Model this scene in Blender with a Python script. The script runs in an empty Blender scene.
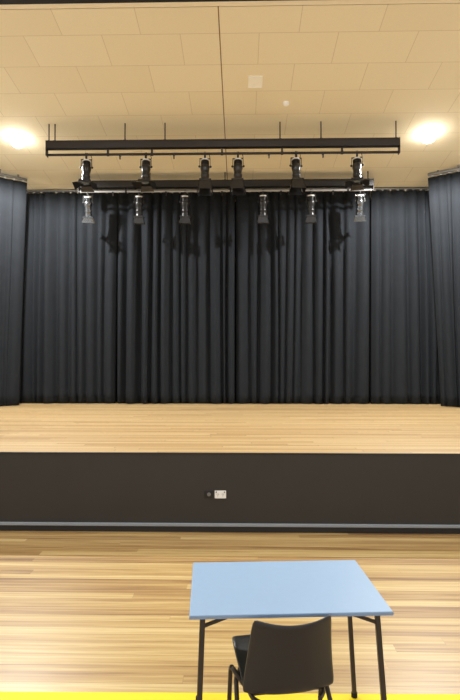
import bpy, bmesh, math, random
from mathutils import Vector, Matrix

S = bpy.context.scene
C = S.collection
PI = math.pi
R = math.radians

# ------------------------------------------------------------------ camera
F = 530.0
YAW = R(1.2)
PITCH = math.atan(10 / F)
CAM = Vector((0, 0, 1.75))
fw = Vector((-math.sin(YAW) * math.cos(PITCH), math.cos(YAW) * math.cos(PITCH), math.sin(PITCH)))
rt = Vector((math.cos(YAW), math.sin(YAW), 0))
up = rt.cross(fw)


def ray(px, py):
    return fw + rt * ((px - 230) / F) + up * ((350 - py) / F)


def at_y(px, py, Y):
    d = ray(px, py)
    return CAM + d * (Y / d.y)


def at_z(px, py, z):
    d = ray(px, py)
    return CAM + d * ((z - CAM.z) / d.z)


cam_d = bpy.data.cameras.new('camera')
cam_d.sensor_fit = 'HORIZONTAL'
cam_d.sensor_width = 36
cam_d.lens = F * 36 / 460
cam_d.clip_start = 0.05
cam = bpy.data.objects.new('camera', cam_d)
C.objects.link(cam)
cam.location = CAM
cam.rotation_euler = (PI / 2 + PITCH, 0, YAW)
S.camera = cam

# ------------------------------------------------------------------ materials


def srgb(r, g, b):
    def f(c):
        c /= 255
        return c / 12.92 if c < .04045 else ((c + .055) / 1.055) ** 2.4
    return (f(r), f(g), f(b), 1)


def mat(name, col, rough=.5, metal=0., var=.08, scale=8., bump=0., bscale=200., spec=.5, stretch=(1, 1, 1), sheen=0.):
    m = bpy.data.materials.new(name)
    m.use_nodes = True
    nt = m.node_tree
    N, L = nt.nodes, nt.links
    b = N['Principled BSDF']
    b.inputs['Roughness'].default_value = rough
    b.inputs['Metallic'].default_value = metal
    b.inputs['Specular IOR Level'].default_value = spec
    if sheen:
        b.inputs['Sheen Weight'].default_value = sheen
        b.inputs['Sheen Roughness'].default_value = .5
    tc = N.new('ShaderNodeTexCoord')
    mp = N.new('ShaderNodeMapping')
    mp.inputs['Scale'].default_value = stretch
    L.new(tc.outputs['Object'], mp.inputs['Vector'])
    no = N.new('ShaderNodeTexNoise')
    no.inputs['Scale'].default_value = scale
    no.inputs['Detail'].default_value = 4
    L.new(mp.outputs[0], no.inputs['Vector'])
    mx = N.new('ShaderNodeMix')
    mx.data_type = 'RGBA'
    L.new(no.outputs['Fac'], mx.inputs['Factor'])
    mx.inputs['A'].default_value = tuple(c * (1 - var) for c in col[:3]) + (1,)
    mx.inputs['B'].default_value = tuple(min(1, c * (1 + var)) for c in col[:3]) + (1,)
    L.new(mx.outputs['Result'], b.inputs['Base Color'])
    if bump:
        n2 = N.new('ShaderNodeTexNoise')
        n2.inputs['Scale'].default_value = bscale
        L.new(mp.outputs[0], n2.inputs['Vector'])
        bp = N.new('ShaderNodeBump')
        bp.inputs['Strength'].default_value = bump
        bp.inputs['Distance'].default_value = .002
        L.new(n2.outputs['Fac'], bp.inputs['Height'])
        L.new(bp.outputs[0], b.inputs['Normal'])
    return m


def emit(name, col, strength):
    m = bpy.data.materials.new(name)
    m.use_nodes = True
    nt = m.node_tree
    b = nt.nodes['Principled BSDF']
    b.inputs['Base Color'].default_value = (.9, .9, .88, 1)
    b.inputs['Emission Color'].default_value = col
    b.inputs['Emission Strength'].default_value = strength
    return m


def wood(name, ramp, bw, blen, gap, rough, grain, gapdark=.6, spread=.6):
    """boards running along X; bw = board width along Y"""
    m = bpy.data.materials.new(name)
    m.use_nodes = True
    nt = m.node_tree
    N, L = nt.nodes, nt.links
    b = N['Principled BSDF']
    b.inputs['Roughness'].default_value = rough
    b.inputs['Specular IOR Level'].default_value = .75
    tc = N.new('ShaderNodeTexCoord')
    sp = N.new('ShaderNodeSeparateXYZ')
    L.new(tc.outputs['Object'], sp.inputs[0])

    def ma(op, a, bb=None, c=None):
        n = N.new('ShaderNodeMath')
        n.operation = op
        for i, v in enumerate((a, bb, c)):
            if v is None:
                continue
            if isinstance(v, (int, float)):
                n.inputs[i].default_value = v
            else:
                L.new(v, n.inputs[i])
        return n.outputs[0]
    yy = ma('DIVIDE', sp.outputs['Y'], bw)
    row = ma('FLOOR', yy)
    fy = ma('SUBTRACT', yy, row)
    wn = N.new('ShaderNodeTexWhiteNoise')
    wn.noise_dimensions = '1D'
    L.new(row, wn.inputs['W'])
    xs = ma('ADD', ma('DIVIDE', sp.outputs['X'], blen), ma('MULTIPLY', wn.outputs['Value'], 7.3))
    col = ma('FLOOR', xs)
    fx = ma('SUBTRACT', xs, col)
    cb = N.new('ShaderNodeCombineXYZ')
    L.new(row, cb.inputs[0])
    L.new(col, cb.inputs[1])
    w2 = N.new('ShaderNodeTexWhiteNoise')
    w2.noise_dimensions = '2D'
    L.new(cb.outputs[0], w2.inputs['Vector'])
    # grain
    cg = N.new('ShaderNodeCombineXYZ')
    L.new(ma('MULTIPLY', sp.outputs['X'], .5), cg.inputs[0])
    L.new(ma('MULTIPLY', sp.outputs['Y'], 22), cg.inputs[1])
    L.new(ma('MULTIPLY', w2.outputs['Value'], 40), cg.inputs[2])
    ng = N.new('ShaderNodeTexNoise')
    ng.inputs['Scale'].default_value = 1.6
    ng.inputs['Detail'].default_value = 5
    ng.inputs['Roughness'].default_value = .6
    ng.inputs['Distortion'].default_value = .6
    L.new(cg.outputs[0], ng.inputs['Vector'])
    g = ma('MULTIPLY', ma('SUBTRACT', ng.outputs['Fac'], .5), grain)
    v = ma('ADD', ma('MULTIPLY_ADD', w2.outputs['Value'], spread, (1 - spread) * .5), g)
    cr = N.new('ShaderNodeValToRGB')
    el = cr.color_ramp.elements
    while len(el) < len(ramp):
        el.new(.5)
    for e, (p, c) in zip(el, ramp):
        e.position = p
        e.color = c
    L.new(v, cr.inputs[0])
    gy = ma('LESS_THAN', fy, gap / bw)
    gx = ma('LESS_THAN', fx, gap / blen)
    gg = ma('MAXIMUM', gy, gx)
    mx = N.new('ShaderNodeMix')
    mx.data_type = 'RGBA'
    L.new(ma('MULTIPLY', gg, gapdark), mx.inputs['Factor'])
    L.new(cr.outputs[0], mx.inputs['A'])
    mx.inputs['B'].default_value = srgb(96, 66, 36)
    L.new(mx.outputs['Result'], b.inputs['Base Color'])
    return m


def ceiling_mat():
    m = bpy.data.materials.new('ceiling_panels')
    m.use_nodes = True
    nt = m.node_tree
    N, L = nt.nodes, nt.links
    b = N['Principled BSDF']
    b.inputs['Roughness'].default_value = .75
    b.inputs['Specular IOR Level'].default_value = .2
    tc = N.new('ShaderNodeTexCoord')
    mp = N.new('ShaderNodeMapping')
    mp.inputs['Location'].default_value = (.29, -7.105, 0)
    L.new(tc.outputs['Object'], mp.inputs['Vector'])
    br = N.new('ShaderNodeTexBrick')
    br.offset = .5
    br.inputs['Scale'].default_value = 1
    br.inputs['Brick Width'].default_value = 1.075
    br.inputs['Row Height'].default_value = .6
    br.inputs['Mortar Size'].default_value = .005
    br.inputs['Mortar Smooth'].default_value = .3
    br.inputs['Color1'].default_value = srgb(243, 232, 202)
    br.inputs['Color2'].default_value = srgb(239, 227, 196)
    br.inputs['Mortar'].default_value = srgb(216, 200, 170)
    L.new(mp.outputs[0], br.inputs['Vector'])
    no = N.new('ShaderNodeTexNoise')
    no.inputs['Scale'].default_value = 60
    no.inputs['Detail'].default_value = 3
    L.new(tc.outputs['Object'], no.inputs['Vector'])
    mx = N.new('ShaderNodeMix')
    mx.data_type = 'RGBA'
    mx.blend_type = 'MULTIPLY'
    mx.inputs['Factor'].default_value = .12
    L.new(br.outputs['Color'], mx.inputs['A'])
    L.new(no.outputs['Color'], mx.inputs['B'])
    # long expansion joint
    sp = N.new('ShaderNodeSeparateXYZ')
    L.new(mp.outputs[0], sp.inputs[0])
    ab = N.new('ShaderNodeMath')
    ab.operation = 'ABSOLUTE'
    L.new(sp.outputs['X'], ab.inputs[0])
    lt = N.new('ShaderNodeMath')
    lt.operation = 'LESS_THAN'
    lt.inputs[1].default_value = .008
    L.new(ab.outputs[0], lt.inputs[0])
    m2 = N.new('ShaderNodeMix')
    m2.data_type = 'RGBA'
    L.new(lt.outputs[0], m2.inputs['Factor'])
    L.new(mx.outputs['Result'], m2.inputs['A'])
    m2.inputs['B'].default_value = srgb(130, 106, 76)
    L.new(m2.outputs['Result'], b.inputs['Base Color'])
    return m


M = {
    'floor': wood('hall_boards', [(0, srgb(120, 88, 50)), (.3, srgb(160, 126, 78)), (.6, srgb(184, 154, 98)),
                                  (1, srgb(208, 184, 130))], .085, 4.2, .0016, .38, 1.8, .5, .62),
    'deck': wood('stage_boards', [(0, srgb(156, 121, 76)), (.4, srgb(187, 157, 109)), (1, srgb(206, 181, 133))],
                 .085, 2.6, .006, .4, .8, .8),
    'ceil': ceiling_mat(),
    'hallceil': mat('painted_plaster', srgb(235, 235, 233), .8),
    'wall': mat('painted_wall', srgb(232, 232, 230), .8),
    'backwall': mat('dark_wall', srgb(40, 40, 42), .9),
    'stagefront': mat('dark_brown_board', srgb(47, 44, 42), .5, bump=.1, bscale=60, var=.12, scale=3),
    'plinth': mat('black_skirting', srgb(34, 32, 31), .5),
    'grey_strip': mat('grey_aluminium', srgb(150, 158, 168), .45, .1, var=.05),
    'header': mat('black_paint', srgb(22, 20, 19), .7),
    'trimwood': mat('plywood_trim', srgb(238, 226, 200), .7, stretch=(1, 8, 1)),
    'curtain': mat('charcoal_drape', srgb(37, 40, 44), .95, bump=.25, bscale=350, var=.12, scale=6, spec=.1, sheen=0),
    'steel': mat('black_steel', srgb(40, 37, 36), .4, .3),
    'beam': mat('black_beam_paint', srgb(42, 37, 36), .42, .2),
    'lantern': mat('black_lantern_enamel', srgb(44, 43, 43), .3, .45, var=.15, scale=20),
    'silver': mat('lamplit_lantern', srgb(110, 113, 116), .2, .9, var=.1, scale=20),  # bright finish paints the downlights' highlights onto the black end lanterns
    'cap': mat('pale_rear_cap', srgb(215, 213, 208), .5),
    'chrome': mat('grey_tube', srgb(165, 165, 165), .4, .5),
    'track': mat('aluminium_track', srgb(128, 128, 126), .45, .4),
    'glider': mat('white_glider', srgb(225, 224, 220), .5),
    'white': mat('white_plastic', srgb(250, 250, 248), .4, var=.02),
    'greyplas': mat('grey_plastic', srgb(120, 120, 120), .5),
    'blackplas': mat('black_plastic', srgb(26, 25, 25), .45),
    'blue': mat('pale_blue_laminate', srgb(141, 168, 196), .45, var=.03, scale=30, spec=.4),
    'blue_edge': mat('blue_edge_band', srgb(140, 164, 196), .5, var=.03),
    'leg': mat('dark_bronze_steel', srgb(72, 66, 60), .4, .5),
    'chair': mat('black_moulded_plastic', srgb(46, 47, 51), .38, var=.1, bump=.12, bscale=500),
    'yellow': mat('yellow_court_paint', srgb(240, 214, 0), .6, var=.02),
    'lamp': emit('lamp_diffuser', (1, .97, .93, 1), 26),
    'grille': mat('cream_grille', srgb(252, 246, 236), .6),
    'rubber': mat('black_rubber', srgb(20, 20, 20), .8),
    'glass': mat('lens_glass', srgb(120, 130, 138), .08, .2),
}

# ------------------------------------------------------------------ mesh helpers


def box(bm, c, s, mtx=None, bev=0.):
    r = bmesh.ops.create_cube(bm, size=1)
    vs = r['verts']
    bmesh.ops.scale(bm, vec=s, verts=vs)
    if bev:
        es = list({e for v in vs for e in v.link_edges})
        g = bmesh.ops.bevel(bm, geom=es, offset=bev, segments=2, affect='EDGES', profile=.5)
        vs = list({v for f in g['faces'] for v in f.verts} | {v for v in vs if v.is_valid})
    bmesh.ops.translate(bm, vec=c, verts=vs)
    if mtx is not None:
        bmesh.ops.transform(bm, matrix=mtx, verts=vs)
    return vs


def tube(bm, pts, r, seg=10, square=False):
    pts = [Vector(p) for p in pts]
    rings = []
    n = len(pts)
    seg = 4 if square else seg
    prev = None
    for i, p in enumerate(pts):
        if i == 0:
            t = pts[1] - p
        elif i == n - 1:
            t = p - pts[i - 1]
        else:
            t = (pts[i + 1] - p).normalized() + (p - pts[i - 1]).normalized()
        t.normalize()
        if prev is None:
            a = Vector((0, 0, 1)) if abs(t.z) < .9 else Vector((0, 1, 0))
            x = t.cross(a).normalized()
        else:
            x = (prev - t * prev.dot(t)).normalized()
        prev = x
        y = t.cross(x)
        k = r * (1.2 if square else 1)
        ring = []
        for j in range(seg):
            a = 2 * PI * (j + (.5 if square else 0)) / seg
            ring.append(bm.verts.new(p + (x * math.cos(a) + y * math.sin(a)) * k))
        rings.append(ring)
    for a, b in zip(rings, rings[1:]):
        for j in range(seg):
            bm.faces.new((a[j], a[(j + 1) % seg], b[(j + 1) % seg], b[j]))
    bm.faces.new(list(reversed(rings[0])))
    bm.faces.new(rings[-1])


def round_path(pts, rad, n=5):
    pts = [Vector(p) for p in pts]
    out = [pts[0]]
    for a, b, c in zip(pts, pts[1:], pts[2:]):
        d1 = (a - b).normalized()
        d2 = (c - b).normalized()
        p, q = b + d1 * rad, b + d2 * rad
        for i in range(n + 1):
            t = i / n
            out.append(p * (1 - t) ** 2 + b * 2 * t * (1 - t) + q * t * t)
    out.append(pts[-1])
    return out


def lathe(bm, prof, mtx, seg=20, cap=True):
    """prof = [(radius, along-axis)], axis = local -Z (a grows downwards)"""
    rings = []
    for r, a in prof:
        rings.append([bm.verts.new(mtx @ Vector((r * math.cos(2 * PI * j / seg), r * math.sin(2 * PI * j / seg), -a)))
                      for j in range(seg)])
    for p, q in zip(rings, rings[1:]):
        for j in range(seg):
            bm.faces.new((p[j], p[(j + 1) % seg], q[(j + 1) % seg], q[j]))
    if cap:
        bm.faces.new(list(reversed(rings[0])))
        bm.faces.new(rings[-1])


def obj(name, bm, m, parent=None, smooth=False, label=None, bevel=0.):
    bmesh.ops.recalc_face_normals(bm, faces=bm.faces[:])
    me = bpy.data.meshes.new(name)
    bm.to_mesh(me)
    bm.free()
    o = bpy.data.objects.new(name, me)
    C.objects.link(o)
    me.materials.append(M[m])
    if smooth:
        for p in me.polygons:
            p.use_smooth = True
        me.set_sharp_from_angle(angle=R(40))
    if bevel:
        bv = o.modifiers.new('bevel', 'BEVEL')
        bv.width = bevel
        bv.segments = 2
        bv.limit_method = 'ANGLE'
    if parent:
        o.parent = parent
    if label:
        o['label'] = label
    return o


def BM():
    return bmesh.new()


def tag(o, label, cat, group=None):
    o['label'] = label
    o['category'] = cat
    if group:
        o['group'] = group
    return o


def thing(name, label, cat, loc=(0, 0, 0), rotz=0, group=None):
    o = bpy.data.objects.new(name, None)
    o.empty_display_size = .1
    C.objects.link(o)
    o.location = loc
    o.rotation_euler = (0, 0, rotz)
    return tag(o, label, cat, group)


def struct(name, bm, m, parent=None, bevel=0.):
    o = obj(name, bm, m, parent, bevel=bevel)
    if parent is None:
        o['kind'] = 'structure'
    return o


def dup(root, loc, rotz, label):
    r = root.copy()
    C.objects.link(r)
    r.location = loc
    r.rotation_euler = (0, 0, rotz)
    r['label'] = label
    for ch in list(root.children):
        c = ch.copy()
        C.objects.link(c)
        c.parent = r
        for g in list(ch.children):
            d = g.copy()
            C.objects.link(d)
            d.parent = c
    return r


# ------------------------------------------------------------------ the setting
YS = 5.424          # stage front
ZD = .802           # stage deck height
YB = 11.55          # back drape line
HW = 6.6            # half width


def CEIL(y):
    return CAM.z + 5.50 - .1505 * y


bm = BM()
box(bm, (0, (YS - 4) / 2, -.05), (2 * HW, YS + 4, .1))
struct('floor', bm, 'floor')

stage = bpy.data.objects.new('stage', None)
C.objects.link(stage)
stage['kind'] = 'structure'
bm = BM()
box(bm, (0, (YS + 12.2) / 2 + .01, ZD - .02), (2 * HW, 12.2 - YS - .02, .04))
obj('stage_deck', bm, 'deck', stage)
bm = BM()
box(bm, (0, YS + .01, (ZD - .012 + .09) / 2), (2 * HW, .02, ZD - .102))
obj('front_panel', bm, 'stagefront', stage)
bm = BM()
box(bm, (0, YS + .007, ZD - .0055), (2 * HW, .03, .013))
obj('deck_nosing', bm, 'plinth', stage, bevel=.004)
bm = BM()
box(bm, (0, YS - .004, .075), (2 * HW, .036, .03))
obj('metal_strip', bm, 'grey_strip', stage, bevel=.004)
bm = BM()
box(bm, (0, YS + .006, .03), (2 * HW, .026, .06))
obj('skirting', bm, 'plinth', stage)

# stage ceiling: sloping slab of acoustic panels
bm = BM()
y0, y1 = 6.664, 12.2
vs = [bm.verts.new((x, y, CEIL(y) + dz)) for dz in (0, .1) for x, y in ((-HW, y0), (HW, y0), (HW, y1), (-HW, y1))]
for f in ((0, 3, 2, 1), (4, 5, 6, 7), (0, 1, 5, 4), (1, 2, 6, 5), (2, 3, 7, 6), (3, 0, 4, 7)):
    bm.faces.new([vs[i] for i in f])
struct('ceiling', bm, 'ceil')
bm = BM()
ya, yb = 6.58, 6.648
vs = [bm.verts.new((x, y, CEIL(y) + dz)) for dz in (-.004, .1) for x, y in ((-HW, ya), (HW, ya), (HW, yb), (-HW, yb))]
for f in ((0, 3, 2, 1), (4, 5, 6, 7), (0, 1, 5, 4), (1, 2, 6, 5), (2, 3, 7, 6), (3, 0, 4, 7)):
    bm.faces.new([vs[i] for i in f])
struct('trim_1', bm, 'trimwood')
bm = BM()
box(bm, (0, 6.42, CEIL(6.58) + .21), (2 * HW, .32, .42))
box(bm, (0, 6.68, CEIL(6.58) + .2), (2 * HW, .2, .12))
struct('wall_header', bm, 'header')
bm = BM()
box(bm, (0, 1.16, 6.65), (2 * HW, 10.3, .1))
struct('ceiling_hall', bm, 'hallceil')
for nm, sx in (('left', -1), ('right', 1)):
    bm = BM()
    box(bm, (sx * (HW + .05), 4.1, 3.35), (.1, 16.2, 6.7))
    struct('wall_' + nm, bm, 'wall')
bm = BM()
box(bm, (0, 12.25, 3.2), (2 * HW + .2, .1, 6.4))
struct('wall_back', bm, 'backwall')

# ------------------------------------------------------------------ curtains


def drape(name, label, A, Bp, Ab, Bb, ztop, zbot, seed, wmin, wmax, amp, group, flat=.45, prof_e=1.15):
    rnd = random.Random(seed)
    A, Bp, Ab, Bb = [Vector((p[0], p[1], 0)) for p in (A, Bp, Ab, Bb)]
    L = (Bp - A).length
    s = [0.]
    while s[-1] < L:
        w = rnd.uniform(wmin, wmax)
        if rnd.random() < .25:
            w *= .7
        s.append(s[-1] + w)
    s = [q * L / s[-1] for q in s]
    sb = [q + (rnd.uniform(-.06, .06) if 0 < i < len(s) - 1 else 0) for i, q in enumerate(s)]
    amps = [amp * rnd.uniform(.5, 1.2) * (.6 + .4 * min(1, (s[min(i + 1, len(s) - 1)] - s[i if i + 1 < len(s) else i - 1]) / wmax)) for i in range(len(s))]
    tilt = [rnd.uniform(-.6, .6) for _ in s]
    K = 9
    NR = 22
    n = Vector(((Bp - A).y, -(Bp - A).x, 0)).normalized()
    if n.y > 0:
        n = -n
    bm = BM()
    grid = []
    ph = [rnd.uniform(0, 6.28) for _ in s]
    for r in range(NR + 1):
        t = r / NR
        z = ztop + (zbot - ztop) * t
        a0 = A.lerp(Ab, t)
        b0 = Bp.lerp(Bb, t)
        row = []
        for i in range(len(s) - 1):
            q0 = s[i] + (sb[i] - s[i]) * t + .006 * math.sin(5 * t + ph[i]) * (0 < i)
            q1 = s[i + 1] + (sb[i + 1] - s[i + 1]) * t + .006 * math.sin(5 * t + ph[i + 1]) * (i + 1 < len(s) - 1)
            for k in range(K if i < len(s) - 2 else K + 1):
                v = k / K
                vv = v + tilt[i] * v * (1 - v)
                lob = max(0, math.sin(PI * vv)) ** prof_e
                d = amps[i] * lob * (flat + (1 - flat) * min(1, t * 2.2 + .05))
                q = (q0 + (q1 - q0) * v) / L
                p = a0.lerp(b0, q) + n * d
                row.append(bm.verts.new((p.x, p.y, z + (.012 * (lob - .5) if r == NR else 0))))
        grid.append(row)
    for a, b in zip(grid, grid[1:]):
        for j in range(len(a) - 1):
            bm.faces.new((a[j], a[j + 1], b[j + 1], b[j]))
    o = obj(name, bm, 'curtain', None)
    for p in o.data.polygons:
        p.use_smooth = True
    so = o.modifiers.new('thickness', 'SOLIDIFY')
    so.thickness = .004
    so.offset = -1
    tag(o, label, 'curtain', group)
    # gliders that carry the heading
    g0 = None
    cnt = max(3, int(L / .16))
    for i in range(cnt):
        p = A.lerp(Bp, (i + .5) / cnt)
        if g0 is None:
            gb = BM()
            box(gb, (0, 0, 0), (.02, .016, .034), bev=.003)
            box(gb, (0, 0, .014), (.05, .012, .012))
            g = g0 = obj('glider', gb, 'glider', o)
        else:
            g = g0.copy()
            C.objects.link(g)
            g.parent = o
        g.location = (p.x + n.x * .01, p.y + n.y * .01, ztop + .012)
    return o


ZT = at_y(230, 192.5, YB).z


def X(px, Y, py=300):
    return at_y(px, py, Y).x


G_BACK = 'drapes along the back of the stage'
b0, b1, b2, b3, b4 = 8, 116.5, 235, 371, 448
drape('stage_curtain', 'smooth dark grey drape at the left of the stage back, beside the left wing curtain',
      (X(b0, YB), YB), (X(b1 + 1.5, YB), YB), (X(b0, YB), YB), (X(b1 - .5, YB), YB), ZT, ZD + .012, 3, .14, .32, .18, G_BACK)
drape('stage_curtain', 'black pleated drape left of the middle gap at the stage back',
      (X(b1 + 1, YB), YB + .02), (X(b2, YB), YB + .02), (X(b1 + 1, YB), YB + .02), (X(b2, YB), YB + .02), ZT, ZD + .012, 11, .16, .32, .22, G_BACK)
drape('stage_curtain', 'black pleated drape right of the middle gap at the stage back',
      (X(b2 + .6, YB), YB + .01), (X(b3 - .6, YB), YB + .01), (X(b2 + .6, YB), YB + .01), (X(b3 - 2.4, YB), YB + .01), ZT, ZD + .012, 23, .16, .33, .22, G_BACK)
drape('stage_curtain', 'smooth dark grey drape at the right of the stage back, beside the right wing curtain',
      (X(b3 + .5, YB), YB - .01), (X(b4, YB), YB - .01), (X(b3 - 1, YB), YB - .01), (X(b4, YB), YB - .01), ZT, ZD + .012, 37, .14, .34, .18, G_BACK)

G_WING = 'wing curtains at the sides of the stage'
YW = 11.0
p0, p0b = at_y(27, 183, YW), at_y(19, 405, YW)
q0 = at_y(-30, 300, 10.3)
ZW = p0.z
drape('wing_curtain', 'dark grey wing curtain hanging at the far left edge of the stage',
      (q0.x, q0.y), (p0.x, p0.y), (q0.x, q0.y), (p0b.x, p0b.y), ZW, ZD + .012, 5, .16, .36, .1, G_WING)
r0, r0b = at_y(428, 178, YW - .05), at_y(441, 405, YW - .05)
s0 = at_y(492, 300, 10.3)
ZW2 = r0.z
drape('wing_curtain', 'dark grey wing curtain hanging at the far right edge of the stage',
      (r0.x, r0.y), (s0.x, s0.y), (r0b.x, r0b.y), (s0.x, s0.y), ZW2, ZD + .012, 8, .14, .34, .1, G_WING)


def track(label, a, b, z, group='curtain tracks under the ceiling'):
    a, b = Vector((a[0], a[1], z)), Vector((b[0], b[1], z))
    d = b - a
    t = thing('curtain_track', label, 'curtain track', (a + b) / 2, math.atan2(d.y, d.x), group)
    Lh = d.length
    bm = BM()
    box(bm, (0, 0, .02), (Lh, .04, .012))
    box(bm, (0, -.017, .003), (Lh, .006, .046))
    box(bm, (0, .017, 0), (Lh, .006, .04))
    obj('rail', bm, 'track', t)
    k = max(3, int(Lh / 1.4))
    for i in range(k):
        x = -Lh / 2 + Lh * (i + .5) / k
        w = a.lerp(b, (i + .5) / k)
        h = CEIL(w.y) - z + .01
        bm = BM()
        box(bm, (x, 0, h / 2 + .02), (.03, .03, h - .03))
        obj('bracket', bm, 'track', t)
    return t


track('long pale curtain track above the drapes at the stage back', (X(6, YB), YB), (X(452, YB), YB), ZT + .06)
track('short pale curtain track above the left wing curtain', (q0.x, q0.y), (p0.x, p0.y), ZW + .06)
track('short pale curtain track above the right wing curtain', (r0.x, r0.y), (s0.x, s0.y), ZW2 + .06)

# ------------------------------------------------------------------ lighting bars


def light_bar(label, Y, pxl, pxr, py_top, py_bot, py_pipe, rods, pegs, drops, pm, bmat):
    L_ = at_y(pxl, py_top, Y)
    R_ = at_y(pxr, py_top, Y)
    mid = at_y(223, (py_top + py_bot) / 2, Y)
    zt = at_y(223, py_top, Y).z
    zb = at_y(223, py_bot, Y).z
    zp = at_y(223, py_pipe, Y).z
    t = thing('lighting_bar', label, 'lighting bar', (0, Y, zp))
    w = R_.x - L_.x
    cx = (R_.x + L_.x) / 2
    bm = BM()
    box(bm, (cx, 0, (zt + zb) / 2 - zp), (w, .1, zt - zb))
    box(bm, (cx, -.052, (zt - zp) - .012), (w, .012, .022))
    box(bm, (cx, -.052, (zb - zp) + .012), (w, .012, .022))
    obj('cable_trunking', bm, bmat, t, bevel=.003)
    bm = BM()
    tube(bm, [(L_.x + .005, 0, 0), (R_.x - .005, 0, 0)], .022, 12)
    obj('pipe', bm, pm, t, True)
    for sx in (L_.x, R_.x):
        bm = BM()
        box(bm, (sx, 0, (zt - zp) / 2 - .012), (.012, .11, zt - zp + .03))
        obj('end_plate', bm, 'beam', t)
    for px in drops:
        bm = BM()
        x = X(px, Y, py_pipe)
        box(bm, (x, 0, (zb - zp) / 2 + .012), (.03, .05, zb - zp - .01))
        tube(bm, [(x - .02, 0, 0), (x + .02, 0, 0)], .03, 12)
        obj('drop_bracket', bm, 'steel', t)
    for px in pegs:
        bm = BM()
        x = X(px, Y, py_pipe)
        box(bm, (x, 0, -.018), (.035, .05, .022))
        box(bm, (x, 0, -.055), (.02, .03, .06))
        obj('socket_outlet', bm, 'steel', t)
    for px in rods:
        x = X(px, Y, py_top)
        bm = BM()
        top = CEIL(Y) - zp + .01
        tube(bm, [(x, 0, zt - zp - .01), (x, 0, top)], .011, 8)
        box(bm, (x, 0, zt - zp + .006), (.05, .06, .014))
        obj('hanger_rod', bm, 'steel', t)
    return zp


Y1, Y2 = 9.13, 10.85
zp1 = light_bar('nearer black lighting bar under the wood ceiling, carrying the upper row of spotlights',
                Y1, 47, 399, 140.2, 148.0, 153.6, (49, 55, 125, 165, 280, 321, 396), (120, 174, 269, 323), (108, 152, 222, 282, 342), 'beam', 'beam')
zp2 = light_bar('further black lighting bar in front of the drapes, carrying the lower row of spotlights',
                Y2, 79, 373, 180.5, 187.4, 191.0, (83, 150, 225, 300, 368), (113, 166, 222, 281, 333), (126, 205, 245, 292, 348), 'chrome', 'lantern')

# ------------------------------------------------------------------ spotlights


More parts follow.
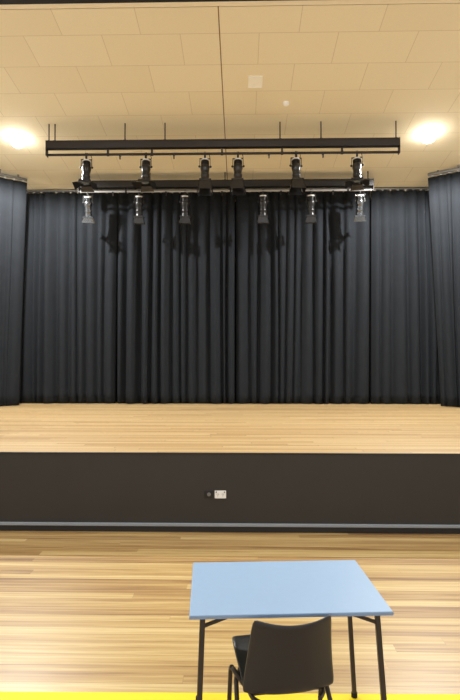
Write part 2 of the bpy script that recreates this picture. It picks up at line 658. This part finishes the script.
def spotlight(label, tilt, doors, finish, group, door_len=.15, name='stage_spotlight', body_len=1.):
    t = thing(name, label, 'spotlight', (0, 0, 0), 0, group)
    # hook clamp around the pipe
    bm = BM()
    for sx in (-.012, .012):
        tube(bm, [(sx, .0285 * math.cos(a), .0285 * math.sin(a)) for a in [R(-100 + 30 * i) for i in range(10)]], .006, 8)
    box(bm, (0, -.01, -.052), (.034, .045, .05), bev=.004)
    tube(bm, [(0, -.02, -.045), (0, -.075, -.045)], .008, 8)
    tube(bm, [(0, 0, -.06), (0, 0, -.1)], .01, 8)
    obj('hook_clamp', bm, 'steel', t, True)
    # yoke
    bm = BM()
    pz = -.225
    hw = .090
    for a, b in (((-hw, pz - .02), (-hw, -.09)), ((hw, pz - .02), (hw, -.09))):
        box(bm, (a[0], 0, (a[1] + b[1]) / 2), (.01, .036, b[1] - a[1]))
    box(bm, (0, 0, -.09), (2 * hw + .01, .036, .011))
    obj('yoke', bm, finish if finish == 'silver' else 'steel', t, bevel=.002)
    T = Matrix.Translation((0, 0, pz)) @ Matrix.Rotation(tilt, 4, 'X')
    L = body_len
    # housing with cooling ribs, tapering towards the barrel
    bm = BM()
    prof = [(.05, -.1), (.07, -.095), (.072, -.085)]
    for k in range(4):
        a = -.08 + k * .016
        prof += [(.072, a), (.064, a + .003), (.064, a + .01), (.072, a + .013)]
    prof += [(.074, -.01), (.08, .005), (.08, .05), (.074, .075), (.069, .1 * L)]
    lathe(bm, prof, T)
    box(bm, (0, .055, 0), (.09, .06, .1), T, .006)
    h = obj('housing', bm, finish, t, True)
    bm = BM()
    lathe(bm, [(.045, -.128), (.07, -.124), (.072, -.1), (.05, -.098)], T)
    obj('rear_cap', bm, 'cap', t, True, 'pale rear cap')
    for sx in (-1, 1):
        bm = BM()
        K = T @ Matrix.Translation((sx * .097, 0, 0)) @ Matrix.Rotation(PI / 2, 4, 'Y')
        lathe(bm, [(.006, -.02), (.018, -.01), (.02, .0), (.018, .01), (.006, .02)], K, 10)
        obj('tilt_knob', bm, 'blackplas', t, True)
    # barrel
    bm = BM()
    lathe(bm, [(.068, .09 * L), (.066, .15 * L), (.072, .155 * L), (.074, .18 * L), (.07, .185 * L), (.071, .25 * L), (.075, .262 * L), (.075, .29 * L)], T)
    obj('lens_barrel', bm, finish, t, True)
    bm = BM()
    lathe(bm, [(.064, .289 * L), (.06, .296 * L), (.03, .302 * L), (.004, .304 * L)], T)
    obj('lens', bm, 'glass', t, True)
    # colour frame holder with barn doors
    bm = BM()
    fs = .092
    for sx, sy, wx, wy in ((0, fs, 2 * fs + .02, .02), (0, -fs, 2 * fs + .02, .02), (fs, 0, .02, 2 * fs), (-fs, 0, .02, 2 * fs)):
        box(bm, (sx, sy, -.3 * L), (wx, wy, .03), T)
    for sx in (-1, 1):
        for sy in (-1, 1):
            box(bm, (sx * .072, sy * .072, -.285 * L), (.04, .04, .012), T)
    fr = obj('colour_frame', bm, 'lantern' if finish != 'silver' else 'silver', t, bevel=.002)
    for k, ang in enumerate(doors):
        if ang is None:
            continue
        bm = BM()
        Q = T @ Matrix.Rotation(k * PI / 2, 4, 'Z') @ Matrix.Translation((0, fs, -.315 * L)) @ Matrix.Rotation(ang, 4, 'X')
        a, b = .085, .12
        vs = [bm.verts.new(Q @ Vector(p)) for dz in (-.0015, .0015) for p in
              ((-a, dz, 0), (a, dz, 0), (b, dz, -door_len), (-b, dz, -door_len))]
        for f in ((0, 1, 2, 3), (7, 6, 5, 4), (0, 4, 5, 1), (1, 5, 6, 2), (2, 6, 7, 3), (3, 7, 4, 0)):
            bm.faces.new([vs[i] for i in f])
        tube(bm, [Q @ Vector((-a, 0, 0)), Q @ Vector((a, 0, 0))], .005, 6)
        obj('barn_door', bm, 'lantern' if finish != 'silver' else 'silver', fr)
    # mains lead up to the bar
    bm = BM()
    p = T @ Vector((.03, .02, .12))
    tube(bm, round_path([p, p + Vector((.03, .03, .05)), (.09, .05, -.06), (.075, .012, -.012)], .02, 4), .006, 6)
    obj('power_lead', bm, 'rubber', t, True)
    return t


GU = 'upper row of spotlights on the nearer bar'
GL = 'lower row of spotlights on the further bar'
ups = [(86.5, .10, 'w', 'upper row spotlight with wide open barn doors, at the left end of the nearer bar'),
       (146, -.05, 'w', 'upper row spotlight with spread barn doors, second from the left end of the nearer bar'),
       (205, .08, 'n', 'upper row spotlight with narrow hood, left of the close middle pair'),
       (238, -.06, 'n', 'upper row spotlight with narrow hood, right of the close middle pair'),
       (296, .12, 'n', 'upper row spotlight hanging second from the right end of the nearer bar'),
       (357, -.2, 'w', 'upper row spotlight with pale lit barn doors, at the right end of the nearer bar')]
wide = nar = None
for px, pan, kind, lab in ups:
    loc = (X(px, Y1, 154), Y1, zp1)
    src = wide if kind == 'w' else nar
    if src is None:
        if kind == 'w':
            src = wide = spotlight(lab, R(-12), (R(70), R(66), R(50), R(66)), 'lantern', GU, .12)
        else:
            src = nar = spotlight(lab, R(-12), (R(12), R(14), R(8), R(14)), 'lantern', GU, .17)
        src.location = loc
        src.rotation_euler = (0, 0, pan)
    else:
        dup(src, loc, pan, lab)
los = [(88, .15, 's', 'lower row spotlight catching bright silver light, at the left end of the further bar'),
       (139, .1, 'k', 'lower row spotlight with grey barrel, second from the left end of the further bar'),
       (185, .05, 'k', 'lower row spotlight with square front frame, third from the left end of the further bar'),
       (263, -.05, 'k', 'lower row spotlight with square front frame, third from the right end of the further bar'),
       (311, -.1, 'k', 'lower row spotlight with grey barrel, second from the right end of the further bar'),
       (360, -.15, 's', 'lower row spotlight catching bright silver light, at the right end of the further bar')]
lamplit = blk = None
for px, pan, kind, lab in los:
    loc = (X(px, Y2, 191), Y2, zp2)
    src = lamplit if kind == 's' else blk
    if src is None:
        if kind == 's':
            src = lamplit = spotlight(lab, R(14), (R(20), None, R(20), None), 'silver', GL, .1)
        else:
            src = blk = spotlight(lab, R(8), (R(12), R(6), R(6), R(6)), 'lantern', GL, .12)
        src.location = loc
        src.rotation_euler = (0, 0, pan)
    else:
        dup(src, loc, pan, lab)

# ------------------------------------------------------------------ ceiling fittings
SL = math.atan(.1505)


def ceil_at(px, py):
    d = ray(px, py)
    t = (CEIL(0) - CAM.z) / (d.z + .1505 * d.y)
    return CAM + d * t


def downlight(label, px, py, power):
    p = ceil_at(px, py)
    t = thing('ceiling_downlight', label, 'ceiling light', p, 0, 'round downlights on the stage ceiling')
    t.rotation_euler = (-SL, 0, 0)
    I = Matrix.Identity(4)
    bm = BM()
    lathe(bm, [(.16, -.005), (.16, .012), (.15, .02), (.138, .02), (.138, .014)], I, 32, True)
    obj('rim', bm, 'white', t, True)
    bm = BM()
    lathe(bm, [(.125, .01), (.135, .04), (.133, .085), (.112, .13), (.07, .16), (.01, .172)], I, 32, True)
    obj('diffuser', bm, 'lamp', t, True)
    ld = bpy.data.lights.new('downlight_glow', 'SPOT')
    ld.spot_size = R(172)
    ld.spot_blend = .35
    ld.energy = power
    ld.color = (1, .98, .95)
    ld.shadow_soft_size = .06
    lo = bpy.data.objects.new('downlight_glow', ld)
    C.objects.link(lo)
    lo.location = p + Vector((0, -.05, -.21))
    return t


downlight('bright round downlight on the wood ceiling, above the left wing curtain', 18, 138, 690)
downlight('bright round downlight on the wood ceiling, above the right wing curtain', 428, 133, 690)

p = ceil_at(255.3, 81.5)
t = thing('ceiling_speaker_grille', 'small square pale grille set in the wood ceiling right of the long joint', 'ceiling grille', p)
t.rotation_euler = (-SL, 0, 0)
bm = BM()
for sx, sy, wx, wy in ((0, .12, .22, .02), (0, -.12, .22, .02), (.1, 0, .02, .22), (-.1, 0, .02, .22)):
    box(bm, (sx, sy, -.008), (wx, wy, .02))
obj('frame', bm, 'grille', t)
bm = BM()
for k in range(13):
    box(bm, (0, -.105 + k * .0175, -.006), (.19, .0168, .008))
box(bm, (0, 0, 0), (.19, .22, .006))
obj('grille_face', bm, 'grille', t)
p = ceil_at(286, 103)
t = thing('smoke_detector', 'tiny round white detector on the wood ceiling below the square grille', 'smoke detector', p)
t.rotation_euler = (-SL, 0, 0)
bm = BM()
lathe(bm, [(.055, -.004), (.055, .014), (.048, .018)], Matrix.Identity(4), 20)
obj('base', bm, 'white', t, True)
bm = BM()
lathe(bm, [(.045, .017), (.042, .034), (.02, .042), (.004, .043)], Matrix.Identity(4), 20)
obj('cap', bm, 'white', t, True)

# ------------------------------------------------------------------ outlets on the stage front
p = at_y(220.4, 494.3, YS)
t = thing('power_outlet', 'white double power outlet on the dark stage front', 'power outlet', p)
bm = BM()
box(bm, (0, -.006, 0), (.116, .012, .078), bev=.003)
obj('plate', bm, 'white', t)
for sx in (-1, 1):
    bm = BM()
    for ax, az, rot in ((-.008, .004, .5), (.008, .004, -.5), (0, -.012, 0)):
        K = Matrix.Translation((sx * .026 + ax, -.0125, az)) @ Matrix.Rotation(rot, 4, 'Y')
        box(bm, (0, 0, 0), (.004, .002, .012), K)
    obj('socket_slots', bm, 'greyplas', t)
    bm = BM()
    box(bm, (sx * .042, -.013, .024), (.012, .005, .016), bev=.001)
    obj('switch', bm, 'greyplas', t)
p = at_y(208.6, 494.3, YS)
t = thing('microphone_socket', 'black socket plate with round silver connector, left of the white outlet', 'wall socket', p)
bm = BM()
box(bm, (0, -.005, 0), (.09, .01, .078), bev=.003)
obj('plate', bm, 'blackplas', t)
bm = BM()
K = Matrix.Translation((.002, -.01, .002)) @ Matrix.Rotation(-PI / 2, 4, 'X')
K = Matrix.Translation((.004, -.01, .002)) @ Matrix.Rotation(PI / 2, 4, 'X').inverted()
lathe(bm, [(.019, 0), (.019, .006), (.013, .008), (.012, .003)], K, 16)
obj('connector', bm, 'track', t, True)

# ------------------------------------------------------------------ yellow line on the floor
a, b = at_z(0, 692, 0), at_z(460, 694.6, 0)
d = (b - a)
ang = math.atan2(d.y, d.x)
bm = BM()
box(bm, (0, -.04, .001), (2 * HW - .6, .08, .0024))
o = obj('floor_line', bm, 'yellow')
o.location = ((a + b) / 2)
o.location.x = 0
o.location.y = a.y + d.y * (-a.x / d.x)
o.rotation_euler = (0, 0, ang)
tag(o, 'bright yellow line marked across the timber floor under the desk', 'floor line')

# ------------------------------------------------------------------ desk
ZT_ = .70
cs = [at_z(188, 615.5, ZT_), at_z(392, 611.8, ZT_), at_z(356, 559.6, ZT_), at_z(194.4, 562.5, ZT_)]
ctr = sum(cs, Vector()) / 4
W = ((cs[1] - cs[0]).length + (cs[2] - cs[3]).length) / 2
D = ((cs[3] - cs[0]).length + (cs[2] - cs[1]).length) / 2
dd = (cs[1] - cs[0]) + (cs[2] - cs[3])
da = math.atan2(dd.y, dd.x)
print('DESK', W, D, math.degrees(da), ctr)
desk = thing('folding_desk', 'pale blue topped desk with dark steel legs on the timber floor before the stage', 'desk', (ctr.x, ctr.y, 0), da)
bm = BM()
box(bm, (0, 0, ZT_ - .008), (W, D, .016))
top = obj('tabletop', bm, 'blue', desk, bevel=.003)
bm = BM()
e = .0025
for sx, sy, wx, wy in ((0, D / 2, W, e), (0, -D / 2, W, e), (W / 2, 0, e, D), (-W / 2, 0, e, D)):
    box(bm, (sx, sy, ZT_ - .0095), (wx, wy, .012))
obj('edge_band', bm, 'blue_edge', top)
for sx in (-1, 1):
    for sy in (-1, 1):
        bm = BM()
        a = Vector((sx * (W / 2 - .055), sy * (D / 2 - .045), ZT_ - .016))
        b = Vector((sx * (W / 2 - (.012 if sx > 0 else .03)), sy * (D / 2 - .02), .012))
        tube(bm, [a, b], .0125, square=True)
        lg = obj('leg', bm, 'leg', desk, bevel=.002)
        bm = BM()
        tube(bm, [b + Vector((0, 0, .012)), b - Vector((0, 0, .011))], .016, 12)
        obj('rubber_foot', bm, 'rubber', lg)
        bm = BM()
        m_ = a.lerp(b, .06)
        tube(bm, [m_ + Vector((0, 0, -.01)), Vector((a.x - sx * .12, a.y, ZT_ - .023))], .007, square=True)
        obj('folding_stay', bm, 'leg', desk)
bm = BM()
for sx in (-1, 1):
    box(bm, (sx * (W / 2 - .055), 0, ZT_ - .0255), (.022, D - .1, .02))
obj('cross_rail', bm, 'leg', desk)

# ------------------------------------------------------------------ chair
bc = at_z(295.5, 626, .693)
chair = thing('school_chair', 'black plastic chair tucked under the near edge of the blue desk', 'chair', (bc.x, bc.y, 0), R(10))
bm = BM()
# path of the shell: from the top of the back down, round the bend and along the seat (local y forward)
path = [(-.008, .717), (.004, .672), (.020, .60), (.034, .53), (.048, .46), (.056, .415), (.072, .384), (.11, .374),
        (.18, .382), (.27, .402), (.38, .420), (.45, .432), (.483, .420), (.486, .392)]
halfw = [.163, .169, .175, .183, .191, .196, .195, .190, .188, .190, .190, .186, .178, .168]
wrap = [.045, .052, .055, .056, .054, .046, .030, .012, 0, 0, 0, 0, 0, 0]
dish = [0, 0, 0, 0, 0, 0, .006, .012, .016, .014, .008, 0, -.004, -.006]
sag = [.016, .010, .005, 0, 0, 0, 0, 0, 0, 0, 0, 0, 0, 0]
NV = 12
gr = []
for (y, z), w, wr, di, sg in zip(path, halfw, wrap, dish, sag):
    row = []
    for k in range(NV + 1):
        v = -1 + 2 * k / NV
        a = abs(v)
        row.append(bm.verts.new((v * w, y + wr * a ** 2.2, z + di * a ** 2.5 - sg * (1 - a ** 2))))
    gr.append(row)
for a, b in zip(gr, gr[1:]):
    for k in range(NV):
        bm.faces.new((a[k], a[k + 1], b[k + 1], b[k]))
sh = obj('seat_shell', bm, 'chair', chair)
for p in sh.data.polygons:
    p.use_smooth = True
so = sh.modifiers.new('thickness', 'SOLIDIFY')
so.thickness = .013
so.offset = 0
ss = sh.modifiers.new('smooth', 'SUBSURF')
ss.levels = ss.render_levels = 1
# tubular frame
for sx in (-1, 1):
    bm = BM()
    zr = .356
    tube(bm, round_path([(sx * .12, .06, zr + .006), (sx * .150, .10, zr), (sx * .178, .31, zr), (sx * .13, .37, zr + .01)], .025), .0095, 10)
    obj('side_rail', bm, 'leg', chair, True)
    bm = BM()
    tube(bm, round_path([(sx * .168, .20, zr), (sx * .206, .26, zr + .034), (sx * .212, .31, zr + .028), (sx * .217, .37, .012)], .03), .0105, 10)
    lg = obj('leg', bm, 'leg', chair, True)
    bm = BM()
    tube(bm, [(sx * .2165, .367, .03), (sx * .2172, .373, .001)], .014, 10)
    obj('rubber_foot', bm, 'rubber', lg, True)
    bm = BM()
    tube(bm, round_path([(sx * .160, .31, zr), (sx * .196, .265, zr + .012), (sx * .228, -.06, .012)], .03), .0105, 10)
    lg = obj('leg', bm, 'leg', chair, True)
    bm = BM()
    tube(bm, [(sx * .2268, -.045, .028), (sx * .2284, -.064, .001)], .014, 10)
    obj('rubber_foot', bm, 'rubber', lg, True)
bm = BM()
for y in (.14, .33):
    tube(bm, [(-.15, y, .356), (.15, y, .356)], .009, 8)
obj('cross_bar', bm, 'leg', chair, True)

# ------------------------------------------------------------------ light
w = bpy.data.worlds.new('ambient_fill')  # even ambient fill added through the open rear of the hall
S.world = w
w.use_nodes = True
w.node_tree.nodes['Background'].inputs[0].default_value = (.94, .97, 1, 1)
w.node_tree.nodes['Background'].inputs[1].default_value = .75


def fill_light(x, y, z, sx, sy, power, col=(.97, .98, 1)):
    ld = bpy.data.lights.new('ceiling_panel', 'AREA')  # unseen area light added overhead to brighten the hall
    ld.shape = 'RECTANGLE'
    ld.size, ld.size_y = sx, sy
    ld.energy = power
    ld.color = col
    o = bpy.data.objects.new('ceiling_panel', ld)
    C.objects.link(o)
    o.location = (x, y, z)


for x in (-3.2, 0, 3.2):
    for y in (1.8, 4.0, 5.7):
        fill_light(x, y, 6.5, 1.2, .9, 56 if y > 5 else 27)

vs_ = S.view_settings
vs_.view_transform = 'Standard'
vs_.look = 'None'
vs_.gamma = 1
vs_.use_curve_mapping = False
vs_.exposure = 0.42
